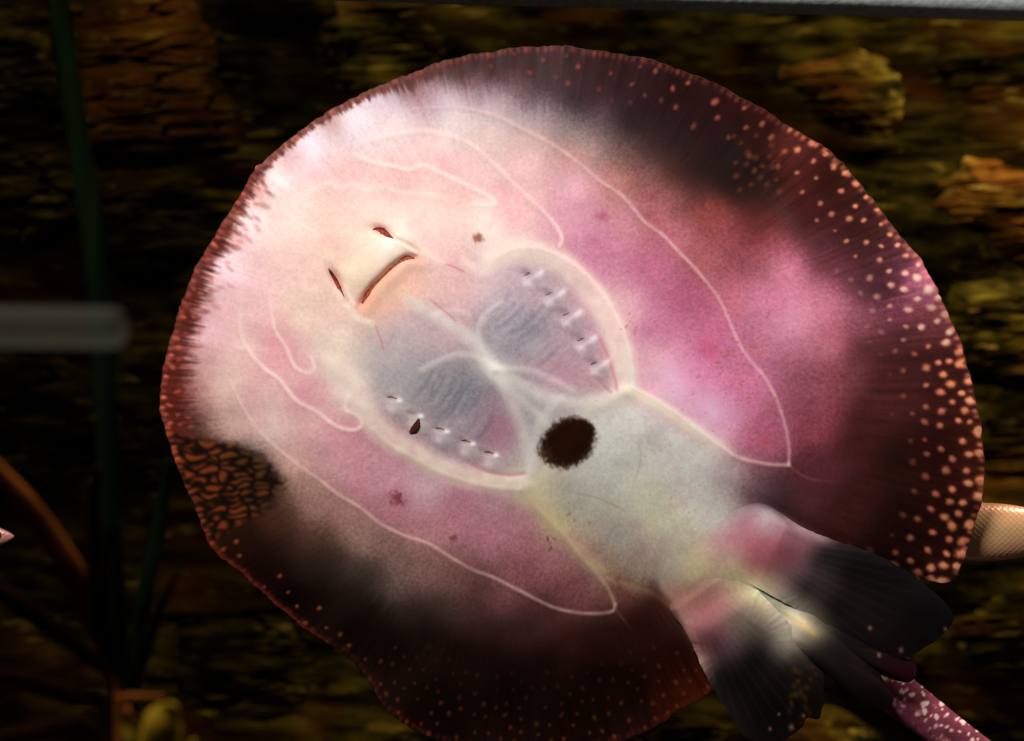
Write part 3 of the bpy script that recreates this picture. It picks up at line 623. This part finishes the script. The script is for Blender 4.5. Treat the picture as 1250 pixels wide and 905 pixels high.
# lower margin
scatter(lambda u, v, e: 1.0 if (440 < u < 870 and v > 790 and e < 100) else 0, 5200, lambda u, v, e: 13.5, lambda u, v, e: 2.4,
        lambda u, v, e: (120,60,26), lambda u, v, e: 0.62 - e / 200, 505)
scatter(lambda u, v, e: 1.0 if (250 < u < 440 and v > 650 and e < 32) else 0, 1600, lambda u, v, e: 16, lambda u, v, e: 2.4, lambda u, v, e: (150,72,34), lambda u, v, e: 0.7, 506)
# left margin: rusty flecks between dark fin rays
scatter(lambda u, v, e: 1.0 if (u < 330 and 200 < v < 540 and e < 32) else 0, 3200, lambda u, v, e: 10.5, lambda u, v, e: 2.5, lambda u, v, e: (206,100,78), lambda u, v, e: 0.85 - e / 60, 507, 1.7)
scatter(lambda u, v, e: 1.0 if (u < 330 and 190 < v < 540 and e < 46) else 0, 3200, lambda u, v, e: 10, lambda u, v, e: 3.0, lambda u, v, e: (96,34,26), lambda u, v, e: 0.7 - e / 80, 508, 2.4)
# reticulated patch, lower left
pm = np.zeros((CH, CW), np.float32)
poly = np.array([(196,520),(225,531),(262,532),(300,545),(336,568),(347,590),(340,612),(312,632),(280,650),(255,662),(235,640),(215,590)], float)
cx, cy = poly.mean(0); pp = catmull(poly, 12, True); pth = np.arctan2(pp[:, 1] - cy, pp[:, 0] - cx); prd = np.hypot(pp[:, 0] - cx, pp[:, 1] - cy); q = np.argsort(pth)
tt = np.arctan2(gv - cy, gu - cx); pm = 1 - smooth(0.78, 1.08, np.hypot(gu - cx, gv - cy) / np.interp(tt, pth[q], prd[q], period=2 * np.pi) + 0.10 * fbm(gu / 10, gv / 10, 2, 611))
sl = (slice(470, 660), slice(10, 200)); U = gu[sl]; V = gv[sl]
ca, sa = math.cos(-0.10), math.sin(-0.10)
X = (U * ca + V * sa) / 21 + 0.42 * vnoise(U / 13, V / 9, 621); Y = (-U * sa + V * ca) / 8.6 + 0.5 * vnoise(U / 15, V / 12, 622)
f1 = np.full(U.shape, 9.0); f2 = np.full(U.shape, 9.0); xi, yi = np.floor(X), np.floor(Y)
rt = np.random.default_rng(9).uniform(0.1, .9, (64, 64, 2))
for i in (-1, 0, 1):
    for j in (-1, 0, 1):
        a = ((xi + i).astype(int)) & 63; b = ((yi + j).astype(int)) & 63
        d = np.hypot(xi + i + rt[a, b, 0] - X, yi + j + rt[a, b, 1] - Y)
        f2 = np.where(d < f1, f1, np.minimum(f2, d)); f1 = np.minimum(f1, d)
cell = blur(smooth(0.10, 0.62, f2 - f1).astype(np.float32), 1)[..., None]
ce = np.clip(EDGE[sl] / 90, 0, 1)[..., None]
patch = (np.array((14, 7, 4)) * (1 - cell) + cell * ((1 - ce) * np.array((128, 50, 22)) + ce * np.array((74, 42, 17))))
w = (pm[sl] * 0.92)[..., None]
disc[sl] = disc[sl] * (1 - w) + w * patch.astype(np.float32)

# rim: fine beaded edge
def rim_beads():
    n = int(2 * np.pi * 450 / 8.5); r_ = np.random.default_rng(77)
    for i in range(n):
        th = -math.pi + 2 * math.pi * (i + r_.uniform(-.3, .3)) / n
        R = float(R_of(np.array([th]))[0]); u, v = C0[0] + (R - 3) * math.cos(th), C0[1] + (R - 3) * math.sin(th)
        if u > 960 and v < 720: c, al = (228, 128, 98), .75
        elif v < 200 and u > 420: c, al = (150, 66, 50), .65
        elif u < 420 and v < 560: c, al = (214, 112, 88), .6
        elif u < 262: c, al = (170, 76, 44), .6
        else: c, al = (96, 34, 16), .55
        blob(disc, u, v, 4.2, 2.8, np.array(c) * r_.uniform(.7, 1.15), al * r_.uniform(.5, 1), th, 2.4, 0.25)
rim_beads()
blob(disc, 316, 207, 9, 13, (92,36,34), 0.75, 0.6, 2.5, 1.2); blob(disc, 311, 203, 4, 3, (214,110,104), 0.9)

# fin rays and edge tone on the pelvic fins
for k in range(34):
    a = -0.1 + 0.9 * k / 33
    stroke(hind, [(905 + 40 * math.cos(a), 655 + 40 * math.sin(a)), (905 + 255 * math.cos(a), 655 + 255 * math.sin(a) * .8)], 1.3, (14,10,12) if k % 3 else (60,52,54), .12, 1.6, fade=(.3, .2))
for k in range(30):
    a = 0.62 + 0.72 * k / 29
    stroke(hind, [(835 + 40 * math.cos(a), 700 + 40 * math.sin(a)), (835 + 230 * math.cos(a), 700 + 230 * math.sin(a))], 1.3, (12,9,10) if k % 3 else (60,52,54), .12, 1.6, fade=(.3, .2))
stroke(hind, [(905,705),(930,722),(955,742),(985,765),(1005,780)], 5, (226,210,168), .55, 6, fade=(.2, .3))
stroke(hind, [(950,745),(975,760),(1000,778)], 2.0, (190,140,60), .6, 2.5, fade=(.2, .2))
stroke(hind, [(822,742),(838,775),(856,812),(872,842)], 6, (176,142,132), .5, 6, fade=(.1, .4))
stroke(hind, [(935,620),(965,637),(1000,654),(1030,664)], 7, (206,178,182), .6, 7, fade=(.1, .5))
for k in range(26): blob(hind, random.gauss(985, 14), random.gauss(850, 22), random.uniform(1.5, 4), random.uniform(2, 7), (74,48,18), random.uniform(.2, .6), random.uniform(-.5, .5))
for (u, v, r) in [(966,888,4),(940,890,2.5),(981,874,2.5),(951,872,2),(1073,800,3),(1100,794,3.5),(1062,767,3),(1154,768,2.5)]:
    blob(hind, u, v, r * .8, r, (150,100,84), .7)

# disc takes the same colours as the fins and trunk that grow out of it
def inside(poly):
    P = catmull(poly, 10, True); m = np.zeros((CH, CW), bool); sl = window(P, 2); U, V = gu[sl], gv[sl]; r = np.zeros(U.shape, bool)
    for (x0, y0), (x1, y1) in zip(P, np.roll(P, -1, 0)):
        if y0 == y1: continue
        c = ((V >= min(y0, y1)) & (V < max(y0, y1))); r ^= c & (U < (V - y0) / (y1 - y0) * (x1 - x0) + x0)
    m[sl] = r; return m
TAILROOT = [(800,700),(870,640),(905,620),(935,618),(975,645),(1010,664),(1040,700),(1020,760),(990,790),(930,800),(880,800),(845,785),(828,752)]
tm = blur(inside(TAILROOT).astype(np.float32), 4)[..., None]
far = smooth(-30, 25, (gu - 905) * 0.80 + (gv - 700) * 0.60)[..., None]
tF = np.maximum(tm, far)
hind = disc * (1 - tF) + hind * tF
disc = disc * (1 - tm) + hind * tm
blotch(693, 541, 36, 29, (30,12,4), 1.0, 401, .065, 12, -0.55)
blob(disc, 706, 528, 20, 17, (30,12,4), 1.0, 0, 10, 0, .07, 415)
blob(disc, 666, 553, 9, 7, (60,34,12), 0.7, 0, 4, 0, .4, 402)
# reflectance from observed colour; some relief shading stays in it
def albedo(img): return np.clip(0.86 * lin(np.clip(img, 0, 255)) / IRR[..., None], 0.001, 0.90).astype(np.float32)
ALB_D = blur(albedo(disc), 0) if False else albedo(disc)
ALB_H = albedo(hind)
HGT = blur(HGT, 1)

# --- base form (millimetres towards the viewer)
def gauss(u, v, su, sv, ang=0.0):
    c, s = math.cos(ang), math.sin(ang); du, dv = gu - u, gv - v
    return np.exp(-(((du * c + dv * s) / su) ** 2 + ((-du * s + dv * c) / sv) ** 2))
rc = np.clip(RHO, 0, 1.15)
BASE = 17 * np.clip(1 - rc ** 2, 0, 1) ** 0.9
BASE += 7 * gauss(600, 440, 190, 120, 0.6) + 5 * gauss(770, 590, 170, 95, 0.62) + 6 * gauss(900, 700, 90, 60, .6)
BASE += (3.5 * np.sin(3 * TH + 0.6) + 2.2 * np.sin(5 * TH + 2.0) + 1.3 * np.sin(9 * TH + .4)) * smooth(0.45, 1.0, rc)
BASE += 4 * gauss(975, 400, 70, 120, -0.3) - 3 * gauss(985, 250, 46, 80, -0.5) + 4.5 * gauss(1140, 345, 40, 40)
BASE += 0.8 * gauss(480, 320, 100, 70, .6) - 3 * gauss(860, 640, 25, 90, .6) * 0
BASE += 0.8 * fbm(gu / 60, gv / 60, 3, 701)
BASE -= 2.5 * gauss(950, 215, 34, 80, -0.6)
FORM = blur(BASE.astype(np.float32), 3) + HGT

def samp(img, u, v):
    x = np.clip(u - U0, 0, CW - 1.001); y = np.clip(v - V0, 0, CH - 1.001)
    x0 = x.astype(int); y0 = y.astype(int); fx = (x - x0); fy = (y - y0)
    if img.ndim == 3: fx = fx[..., None]; fy = fy[..., None]
    return (img[y0, x0] * (1 - fx) + img[y0, x0 + 1] * fx) * (1 - fy) + (img[y0 + 1, x0] * (1 - fx) + img[y0 + 1, x0 + 1] * fx) * fy

def to3(u, v, hmm):
    y = D - np.asarray(hmm) * 0.001
    k = y * SENSOR / FOCAL / 1250
    return np.stack([(u - 625) * k, y, (452.5 - v) * k], -1)

PV, PF, PC = [], [], []
def add(V, F, C):
    off = sum(len(x) for x in PV)
    PV.append(V.reshape(-1, 3)); PF.append(F + off); PC.append(C.reshape(-1, 3))

# disc, belly side
NT, NR, NB = 2100, 350, 24
th = np.linspace(-np.pi, np.pi, NT, endpoint=False); Rt = R_of(th)
rho = np.linspace(0.00003, 1, NR) ** 0.82
u = C0[0] + rho[:, None] * Rt[None] * np.cos(th)[None]; v = C0[1] + rho[:, None] * Rt[None] * np.sin(th)[None]
Hf = samp(FORM, u, v)
add(to3(u, v, Hf), grid_faces(NR, NT, True), samp(ALB_D, u, v))
# rounded rim and back of the disc
rimH = Hf[-1]
rb = np.concatenate([[1.0, 1.0015], np.linspace(0.998, 0.01, NB)])
ub = C0[0] + rb[:, None] * Rt[None] * np.cos(th)[None]; vb = C0[1] + rb[:, None] * Rt[None] * np.sin(th)[None]
thick = 16 * (1 - rb ** 2).clip(0) ** 0.7 + 2.4 * (1 - np.exp(-np.arange(len(rb)) * 0.8))
Hb = rimH[None] * (rb[:, None] ** 2) - thick[:, None]
cb = np.broadcast_to(np.array((0.05, 0.022, 0.015), np.float32), ub.shape + (3,)).copy()
cb *= (1 + 0.5 * vnoise(ub / 14, vb / 14, 88))[..., None]
add(to3(ub, vb, Hb), grid_faces(len(rb), NT, True), cb)

def lobe(poly, c, lift_fn, dome, nt=620, nr=110, fringe=0.0, seed=1, back=3.0, sharp=4):
    """a fin or clasper: sheet that grows out of the body, free at its far edge"""
    P = catmull(poly, 24, True); c = np.array(c, float)
    a = np.unwrap(np.arctan2(P[:, 1] - c[1], P[:, 0] - c[0])); r = np.hypot(P[:, 0] - c[0], P[:, 1] - c[1])
    if a[-1] < a[0]: a, r = a[::-1], r[::-1]
    t = np.linspace(-np.pi, np.pi, nt, endpoint=False); s = np.argsort(np.mod(a, 2 * np.pi))
    R = np.interp(np.mod(t, 2 * np.pi), np.mod(a, 2 * np.pi)[s], r[s], period=2 * np.pi)
    tipu = c[0] + R * np.cos(t); tipv = c[1] + R * np.sin(t)
    R = R * (1 + fringe * vnoise(t * 14, t * 0, seed) * smooth(0.55, 0.8, np.array([lift_fn(x, y) for x, y in zip(tipu, tipv)])))
    q = np.linspace(0.003, 1, nr) ** 0.85
    u = c[0] + q[:, None] * R * np.cos(t); v = c[1] + q[:, None] * R * np.sin(t)
    lf = lift_fn(u, v)
    body = samp(FORM_S, u, v)
    full = samp(FORM, u, v)
    d = body + lf + dome * (1 - q[:, None] ** sharp) * smooth(0.4, 3.5, lf) - full - 0.9
    H = full + 0.10 + 1.2 * np.log1p(np.exp(np.clip(d / 1.2, -12, 12))) * smooth(0.0, 0.5, lf)
    add(to3(u, v, H), grid_faces(nr, nt, True), samp(ALB_H, u, v))
    qb = np.concatenate([[1.0], np.linspace(0.99, 0.02, 14)])
    ub = c[0] + qb[:, None] * R * np.cos(t); vb = c[1] + qb[:, None] * R * np.sin(t)
    Hb = np.interp(qb, q, np.arange(nr)).astype(int)
    Hb = H[Hb] - (back * (1 - np.exp(-np.arange(len(qb)) * 0.7)))[:, None] - (dome * (1 - qb ** sharp) * 1.3)[:, None]
    add(to3(ub, vb, Hb), grid_faces(len(qb), nt, True), np.full(ub.shape + (3,), 0.012, np.float32))
FORM_S = blur(BASE.astype(np.float32), 12)

def along(p0, p1, a, b, hmax):
    d = np.array(p1, float) - np.array(p0, float); L = np.hypot(*d); d = d / L
    return lambda u, v: hmax * smooth(a, b, ((u - p0[0]) * d[0] + (v - p0[1]) * d[1]) / L)

# tail first (lowest), then claspers, then fins
def tail():
    ctr = catmull([(1010,782),(1070,828),(1122,868),(1168,903),(1230,948),(1310,1010),(1400,1090),(1490,1190),(1560,1300)], 60)
    s = np.linspace(0, 1, len(ctr)); rad = np.interp(s, [0, .1, .3, .5, 1], [30, 28, 25, 22, 5])
    tg = np.gradient(ctr, axis=0); tg /= np.linalg.norm(tg, axis=1)[:, None]; nn = np.stack([-tg[:, 1], tg[:, 0]], 1)
    nt = 96; t = np.linspace(0, 2 * np.pi, nt, endpoint=False)
    off = np.cos(t)[None] * rad[:, None]; hh = np.sin(t)[None] * rad[:, None] * 0.62 * PXM * 1000
    # resample finely along for the skin pattern
    u = ctr[:, 0:1] + nn[:, 0:1] * off; v = ctr[:, 1:2] + nn[:, 1:2] * off
    S = (s * 780)[:, None] + off * 0; A = off
    H = hh - 13.0 + 0 * off
    col = np.array((88, 40, 50), float)[None, None] * (1 + 0.25 * fbm(S / 14, A / 9, 3, 811))[..., None]
    xs, ys = S / 15.0 + 0.3 * vnoise(S / 9, A / 9, 825), A / 11.0; xi, yi = np.floor(xs), np.floor(ys); f = np.full(S.shape, 9.0); rt = np.random.default_rng(12).uniform(0, 1, (128, 128, 3))
    for a_ in (-1, 0, 1):
        for b_ in (-1, 0, 1):
            q = rt[(xi + a_).astype(int) & 127, (yi + b_).astype(int) & 127]
            f = np.minimum(f, np.hypot(xi + a_ + q[..., 0] - xs, yi + b_ + q[..., 1] - ys) + 0.25 * q[..., 2])
    sp = (1 - smooth(0.22, 0.50, f + 0.12 * vnoise(S / 3, A / 3, 823))) * (0.15 + 0.85 * smooth(-24, 10, -A))
    col = col * (1 - sp[..., None] * .8) + np.array((230, 184, 174)) * sp[..., None] * .8
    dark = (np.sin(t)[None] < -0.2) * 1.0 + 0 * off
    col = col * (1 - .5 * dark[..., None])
    alb = np.clip(0.86 * lin(col) / 0.42, 0.002, .85)
    add(to3(u, v, H), grid_faces(len(ctr), nt, True), alb)
tail()
lobe([(945,700),(1005,738),(1048,766),(1078,790),(1110,803),(1119,816),(1116,829),(1103,833),(1069,821),(1022,793),(975,762)], (1045,795), along((940,722), (1110,815), 0.05, 0.7, 5.0), 5.0, 420, 70, 0, 31, 2.0, 2.6)
lobe([(890,672),(965,715),(1026,770),(1066,810),(1078,830),(1091,852),(1081,866),(1059,863),(1035,847),(1008,823),(960,788),(918,748)], (1005,793), along((920,715), (1080,850), 0.05, 0.75, 6.5), 6.0, 520, 80, 0, 32, 2.0, 2.6)
lobe([(818,738),(833,765),(846,790),(862,826),(881,857),(904,893),(921,904),(942,908),(961,901),(978,890),(984,876),(1001,876),(1006,845),(1003,820),(990,792),(955,752),(915,715),(860,708)], (900,790),
     along((835,715), (950,880), 0.0, 0.55, 5.5), 3.6, 720, 120, 0.012, 33, 1.6)
lobe([(880,640),(908,618),(937,617),(978,643),(1022,661),(1062,674),(1096,691),(1130,714),(1153,735),(1162,749),(1160,765),(1140,784),(1111,801),(1089,803),(1060,792),(1015,770),(965,740),(915,712),(885,685)], (1010,712),
     along((895,655), (1120,760), 0.12, 0.8, 8.0), 3.6, 760, 120, 0.010, 34, 1.6)

ray = empty('stingray', at(650, 470, D))
tag(ray, 'large freshwater stingray showing its pale pink underside and spotted dark margin', 'stingray')
body = link('body', make_mesh('body', np.concatenate(PV), PF, np.concatenate(PC)), SKIN, ray)

# --- openings: mouth, nostrils, gill slits
def opening(name, pts, widths, mat, depth=1.3, lift=0.5, n=8):
    p = catmull(pts, n); s = np.linspace(0, 1, len(p)); w = np.interp(s, np.linspace(0, 1, len(widths)), widths)
    tg = np.gradient(p, axis=0); tg /= np.linalg.norm(tg, axis=1)[:, None]; nn = np.stack([-tg[:, 1], tg[:, 0]], 1)
    k = np.linspace(-1, 1, 9)
    wj = w * (1 + 0.12 * vnoise(s * 23, s * 0, 5))
    u = p[:, 0:1] + nn[:, 0:1] * k * wj[:, None]; v = p[:, 1:2] + nn[:, 1:2] * k * wj[:, None]
    # lips just proud of the groove wall, throat sunk to the groove floor
    floor = samp(FORM, u, v)
    H = floor + lift - (depth * (1 - k ** 2))[None] * (np.sin(np.pi * np.clip(s, .04, .96)) ** .5)[:, None] * .10
    F = grid_faces(len(p), len(k), False)
    o = link(name, make_mesh(name, to3(u, v, H).reshape(-1, 3), F), mat, ray)
    sm = o.modifiers.new('skin', 'SOLIDIFY'); sm.thickness = 0.0004; sm.offset = 0
    return o
M_MOUTH = mat_plain('mouth_red', (0.30, 0.060, 0.026), 0.5, 0.15, 0.55, 700, 0.2)
M_NOSE = mat_plain('nostril_red', (0.20, 0.022, 0.014), 0.5, 0.15, 0.6, 600, 0.2)
M_SLIT = mat_plain('gill_dark', (0.075, 0.022, 0.014), 0.6, 0.1, 0.5, 600, 0.2)
M_FOLD = mat_plain('gill_fold', (0.26, 0.185, 0.17), 0.6, 0.1, 0.4, 600, 0.2)
opening('mouth', MOUTH, [1.0, 2.9, 1.7, 1.2, 1.15, 1.35, 3.3, .6], M_MOUTH, lift=.2)
opening('nostril', [(455,280),(461,279.5),(467,282),(473,286.5),(480,291)], [.4, 2.0, 4.0, 3.0, .4], M_NOSE, lift=.2)
opening('nostril', [(401,328),(404,333),(409,341),(413,349),(417,356),(420,362)], [.4, 1.8, 2.2, 2.6, 1.0, .3], M_NOSE, lift=.2)
o = opening('gill_slit', [(511,511),(509,518),(505,524),(500,528)], [.8, 3.6, 4.2, 1.2], M_SLIT); o['label'] = 'dark open gill slit'
for i, (u, v) in enumerate(gill_L):
    if i != 1: opening('gill_slit', [(u - 9, v - 4.5), (u - 4, v - 5), (u + 2, v - 2)], [.3, .9, .3], M_FOLD, lift=.2)
for i, (u, v) in enumerate(gill_R):
    opening('gill_slit', [(u - 12, v - 5), (u - 9, v - 7), (u - 5, v - 8.5)], [.4, 1.5, .4], M_FOLD, lift=.2)

# ------------------------------------------------------------------ small fish
def mat_fish(name, belly, flank, back):
    m, nt, p = mat_new(name)
    tc = N(nt, 'ShaderNodeTexCoord'); sx = N(nt, 'ShaderNodeSeparateXYZ'); nt.links.new(tc.outputs['Generated'], sx.inputs[0])
    r = N(nt, 'ShaderNodeValToRGB'); e = r.color_ramp.elements
    e[0].position, e[0].color = 0.12, (*belly, 1); e[1].position, e[1].color = 0.92, (*back, 1)
    x = e.new(0.45); x.color = (*flank, 1); x = e.new(0.72); x.color = (*flank, 1)
    nt.links.new(sx.outputs['Z'], r.inputs[0]); nt.links.new(r.outputs[0], p.inputs['Base Color'])
    mp = N(nt, 'ShaderNodeMapping'); mp.inputs['Scale'].default_value = (420, 0.001, 440); mp.inputs['Rotation'].default_value = (0, 0.785, 0)
    nt.links.new(tc.outputs['Object'], mp.inputs[0])
    vo = N(nt, 'ShaderNodeTexVoronoi'); vo.inputs['Scale'].default_value = 1; vo.inputs['Randomness'].default_value = 0.12; nt.links.new(mp.outputs[0], vo.inputs['Vector'])
    bp = N(nt, 'ShaderNodeBump'); bp.inputs['Strength'].default_value = 0.25; bp.inputs['Distance'].default_value = 0.0007; bp.invert = True
    nt.links.new(vo.outputs['Distance'], bp.inputs['Height']); nt.links.new(bp.outputs[0], p.inputs['Normal'])
    p.inputs['Metallic'].default_value = 0.25; p.inputs['Roughness'].default_value = 0.28
    return m

def fish(name, nose, L, Hh, y, direction, mats, label):
    """slim small fish; nose at a photo pixel, direction +1 swims right, -1 swims left"""
    root = empty(name, at(nose[0], nose[1], y)); tag(root, label, 'fish')
    k = y * SENSOR / FOCAL / 1250
    prof = [(0, .02), (.03, .16), (.09, .34), (.2, .60), (.35, .80), (.5, .82), (.65, .68), (.8, .42), (.92, .22), (1.0, .20)]
    pp = catmull([(a, b) for a, b in prof], 6); nt = 36; V = []
    for a, b in pp:
        for t in np.linspace(0, 2 * np.pi, nt, endpoint=False):
            hz = b * Hh * .5 * 1.2; V.append(((nose[0] - 625 - direction * a * L) * k, y + math.cos(t) * hz * k * .55, (452.5 - nose[1] + math.sin(t) * hz + (-.06 * Hh if math.sin(t) < 0 else 0) * b) * k))
    V = np.array(V); F = [grid_faces(len(pp), nt, True), np.arange(nt)[None, ::-1], np.arange(nt)[None] + (len(pp) - 1) * nt]
    link('body', make_mesh('body', V, F), mats[0], root)
    def fin(nm, pts, th=.0007):
        n = len(pts); A = [((nose[0] - 625 - direction * a * L) * k, y - th, (452.5 - nose[1] + b * Hh) * k) for a, b in pts]
        B = [(x, yy + 2 * th, z) for x, yy, z in A]
        F = [np.arange(n)[None], np.arange(n)[None, ::-1] + n, np.array([(i, i + n, (i + 1) % n + n, (i + 1) % n) for i in range(n)])]
        link(nm, make_mesh(nm, np.array(A + B), F, smooth_shade=False), mats[1], root)
    fin('tail_fin', [(.96, .09), (1.08, .30), (1.22, .48), (1.16, .2), (1.13, 0), (1.16, -.2), (1.22, -.48), (1.08, -.32), (.96, -.12)])
    fin('dorsal_fin', [(.42, .44), (.48, .74), (.56, .70), (.62, .40)])
    fin('anal_fin', [(.60, -.42), (.66, -.70), (.72, -.62), (.80, -.28)])
    for s in (-1, 1):
        me = bpy.data.meshes.new('eye'); import bmesh
        bm = bmesh.new(); bmesh.ops.create_uvsphere(bm, u_segments=16, v_segments=10, radius=Hh * .11 * k)
        bmesh.ops.scale(bm, vec=(1, .5, 1), verts=bm.verts)
        bmesh.ops.translate(bm, vec=((nose[0] - 625 - direction * .10 * L) * k, y + s * Hh * .10 * k * 1.15, (452.5 - nose[1] + .06 * Hh) * k), verts=bm.verts)
        bm.to_mesh(me); bm.free(); link('eye', me, mats[2], root)
M_EYE = mat_plain('fish_eye', (0.02, 0.02, 0.02), .2, .4, .2)
M_FIN = mat_plain('fish_fin', (0.40, 0.22, 0.12), .5, .2, .3, 300)
fish('small_fish', (1330, 648), 300, 68, D + 0.014, 1, (mat_fish('fish_scales', (0.88, 0.40, 0.22), (0.82, 0.46, 0.22), (0.74, 0.34, 0.17)), M_FIN, M_EYE), 'small silvery peach fish half hidden behind the spotted margin of the ray')
fish('small_fish', (17, 655), 190, 50, D + 0.06, 1, (mat_fish('fish_scales_pink', (0.55, 0.30, 0.26), (0.50, 0.22, 0.18), (0.30, 0.10, 0.08)), M_FIN, M_EYE), 'pinkish fish with only its nose showing beside the dark plant')

# ------------------------------------------------------------------ plants
def leaf_mesh(pts, widths, ys, th=0.0008, n=10, curl=0.25):
    p = catmull(pts, n); s = np.linspace(0, 1, len(p)); w = np.interp(s, np.linspace(0, 1, len(widths)), widths); yy = np.interp(s, np.linspace(0, 1, len(ys)), ys)
    tg = np.gradient(p, axis=0); tg /= np.linalg.norm(tg, axis=1)[:, None]; nn = np.stack([-tg[:, 1], tg[:, 0]], 1)
    k = np.linspace(-1, 1, 7)
    u = p[:, 0:1] + nn[:, 0:1] * k * w[:, None]; v = p[:, 1:2] + nn[:, 1:2] * k * w[:, None]
    y = yy[:, None] + curl * (k ** 2)[None] * w[:, None] * PXM + 0.002 * np.sin(s * 9)[:, None]
    kk = y * SENSOR / FOCAL / 1250
    V = np.stack([(u - 625) * kk, y, (452.5 - v) * kk], -1).reshape(-1, 3)
    n0 = len(V); F = grid_faces(len(p), 7, False); V2 = V + np.array((0, th, 0))
    return V, F, V2
def leaf(name, pts, widths, ys, mat, parent=None):
    V, F, V2 = leaf_mesh(pts, widths, ys)
    o = link(name, make_mesh(name, V, F), mat, parent)
    sm = o.modifiers.new('thickness', 'SOLIDIFY'); sm.thickness = 0.0009
    return o
M_BLADE = mat_plain('dark_blade', (0.0020, 0.0042, 0.0010), .8, .0, .4, 60, .1, stretch=(3, 1, .3))
M_BROWN = mat_plain('brown_leaf', (0.050, 0.014, 0.003), .8, .0, .6, 50, .3, col2=(0.15, 0.042, 0.007), stretch=(1, 1, 1))
M_DKLEAF = mat_plain('dark_leaf', (0.009, 0.0030, 0.0012), .8, .0, .5, 50, .3)
M_OLIVE = mat_plain('olive_leaf', (0.008, 0.008, 0.002), .8, .0, .4, 40, .2)
M_LIME = mat_plain('yellow_leaf', (0.11, 0.085, 0.007), .7, .0, .5, 60, .3, col2=(0.22, 0.12, 0.008))
yp = 0.50
b1 = empty('ribbon_plant', at(158, 1000, yp + .05)); tag(b1, 'tall dark green ribbon leaves hanging in front of the rock wall', 'plant')
leaf('leaf', [(66,-40),(80,60),(96,170),(112,280),(124,390),(130,520),(136,650),(150,800),(160,1000)], [11,13,14,15,15,14,12,9,6], [yp, yp, yp, yp, yp + .05], M_BLADE, b1)
leaf('leaf', [(206,560),(194,640),(178,720),(166,800),(160,1000)], [5,9,10,8,6], [yp + .04, yp + .05], M_BLADE, b1)
pl = empty('sword_plant', at(155, 1000, yp)); tag(pl, 'rusty brown water plant with strap leaves fanning up from the tank corner', 'plant')
for pts, w, m in [([(150,1000),(140,830),(118,760),(95,710),(62,655),(28,610),(-30,545)], [5,8,17,17,15,14,8], M_BROWN),
                  ([(150,1000),(138,840),(104,800),(66,770),(20,735),(-40,700)], [5,7,10,11,12,8], M_DKLEAF),
                  ([(150,1000),(130,870),(90,850),(30,830),(-50,815)], [5,8,12,12,7], M_DKLEAF),
                  ([(150,1000),(146,840),(128,770),(118,700),(112,630),(120,570)], [5,8,13,13,11,4], M_DKLEAF),
                  ([(150,1000),(152,860),(150,800),(144,740),(142,690),(150,640)], [5,7,9,9,7,2], M_OLIVE),
                  ([(150,1000),(160,860),(176,800),(196,740),(222,690)], [5,6,8,7,2], M_OLIVE),
                  ([(150,1000),(120,900),(70,890),(10,900),(-50,920)], [5,9,13,12,6], M_DKLEAF)]:
    leaf('leaf', pts, w, [yp, yp, yp - .02, yp - .04], m, pl)
lp = empty('yellow_plant', at(200, 1000, yp - .02)); tag(lp, 'yellow green rounded leaves at the base of the rusty plant', 'plant')
leaf('leaf', [(190,1000),(192,930),(200,880),(212,862)], [8,26,24,6], [yp - .03, yp - .05], M_LIME, lp)
leaf('leaf', [(190,1000),(170,930),(160,895),(154,870)], [6,12,11,3], [yp - .02, yp - .03], M_LIME, lp)
leaf('leaf', [(190,1000),(225,940),(236,905)], [6,14,4], [yp - .02, yp - .03], M_LIME, lp)
for pts in [[(142,852),(160,850),(180,851),(200,850)], [(150,856),(156,868),(164,876)]]:
    leaf('leaf', pts, [3, 4, 3.5, 2], [yp - .03, yp - .03], M_BROWN, pl)

# ------------------------------------------------------------------ pale translucent bar at the left, standing in for a reflection on the glass
def reflection_bar():
    y0 = D - 0.37
    m, nt, p = mat_new('reflection_pale')
    p.inputs['Base Color'].default_value = (0.20, 0.20, 0.14, 1); p.inputs['Roughness'].default_value = 0.6
    p.inputs['Alpha'].default_value = 0.085; p.inputs['Specular IOR Level'].default_value = 0.1
    k = y0 * SENSOR / FOCAL / 1250; nt_ = 40; V = []
    st = np.concatenate([np.linspace(-260, 138, 30), 138 + 18 * np.sin(np.linspace(0, np.pi / 2, 10))[1:]])
    for s in st:
        r = 25.5 if s <= 138 else 25.5 * math.sqrt(max(0.0004, 1 - ((s - 138) / 18.001) ** 2))
        for t in np.linspace(0, 2 * np.pi, nt_, endpoint=False):
            V.append(((s - 625) * k, y0 + math.cos(t) * r * k, (452.5 - 399 - 0.01 * s + math.sin(t) * r) * k))
    o = link('reflection_bar', make_mesh('reflection_bar', np.array(V), [grid_faces(len(st), nt_, True)]), m)
    o.name = 'reflection_stand_in'
    tag(o, 'pale translucent bar standing in for a reflection on the tank glass', 'reflection_bar')
reflection_bar()
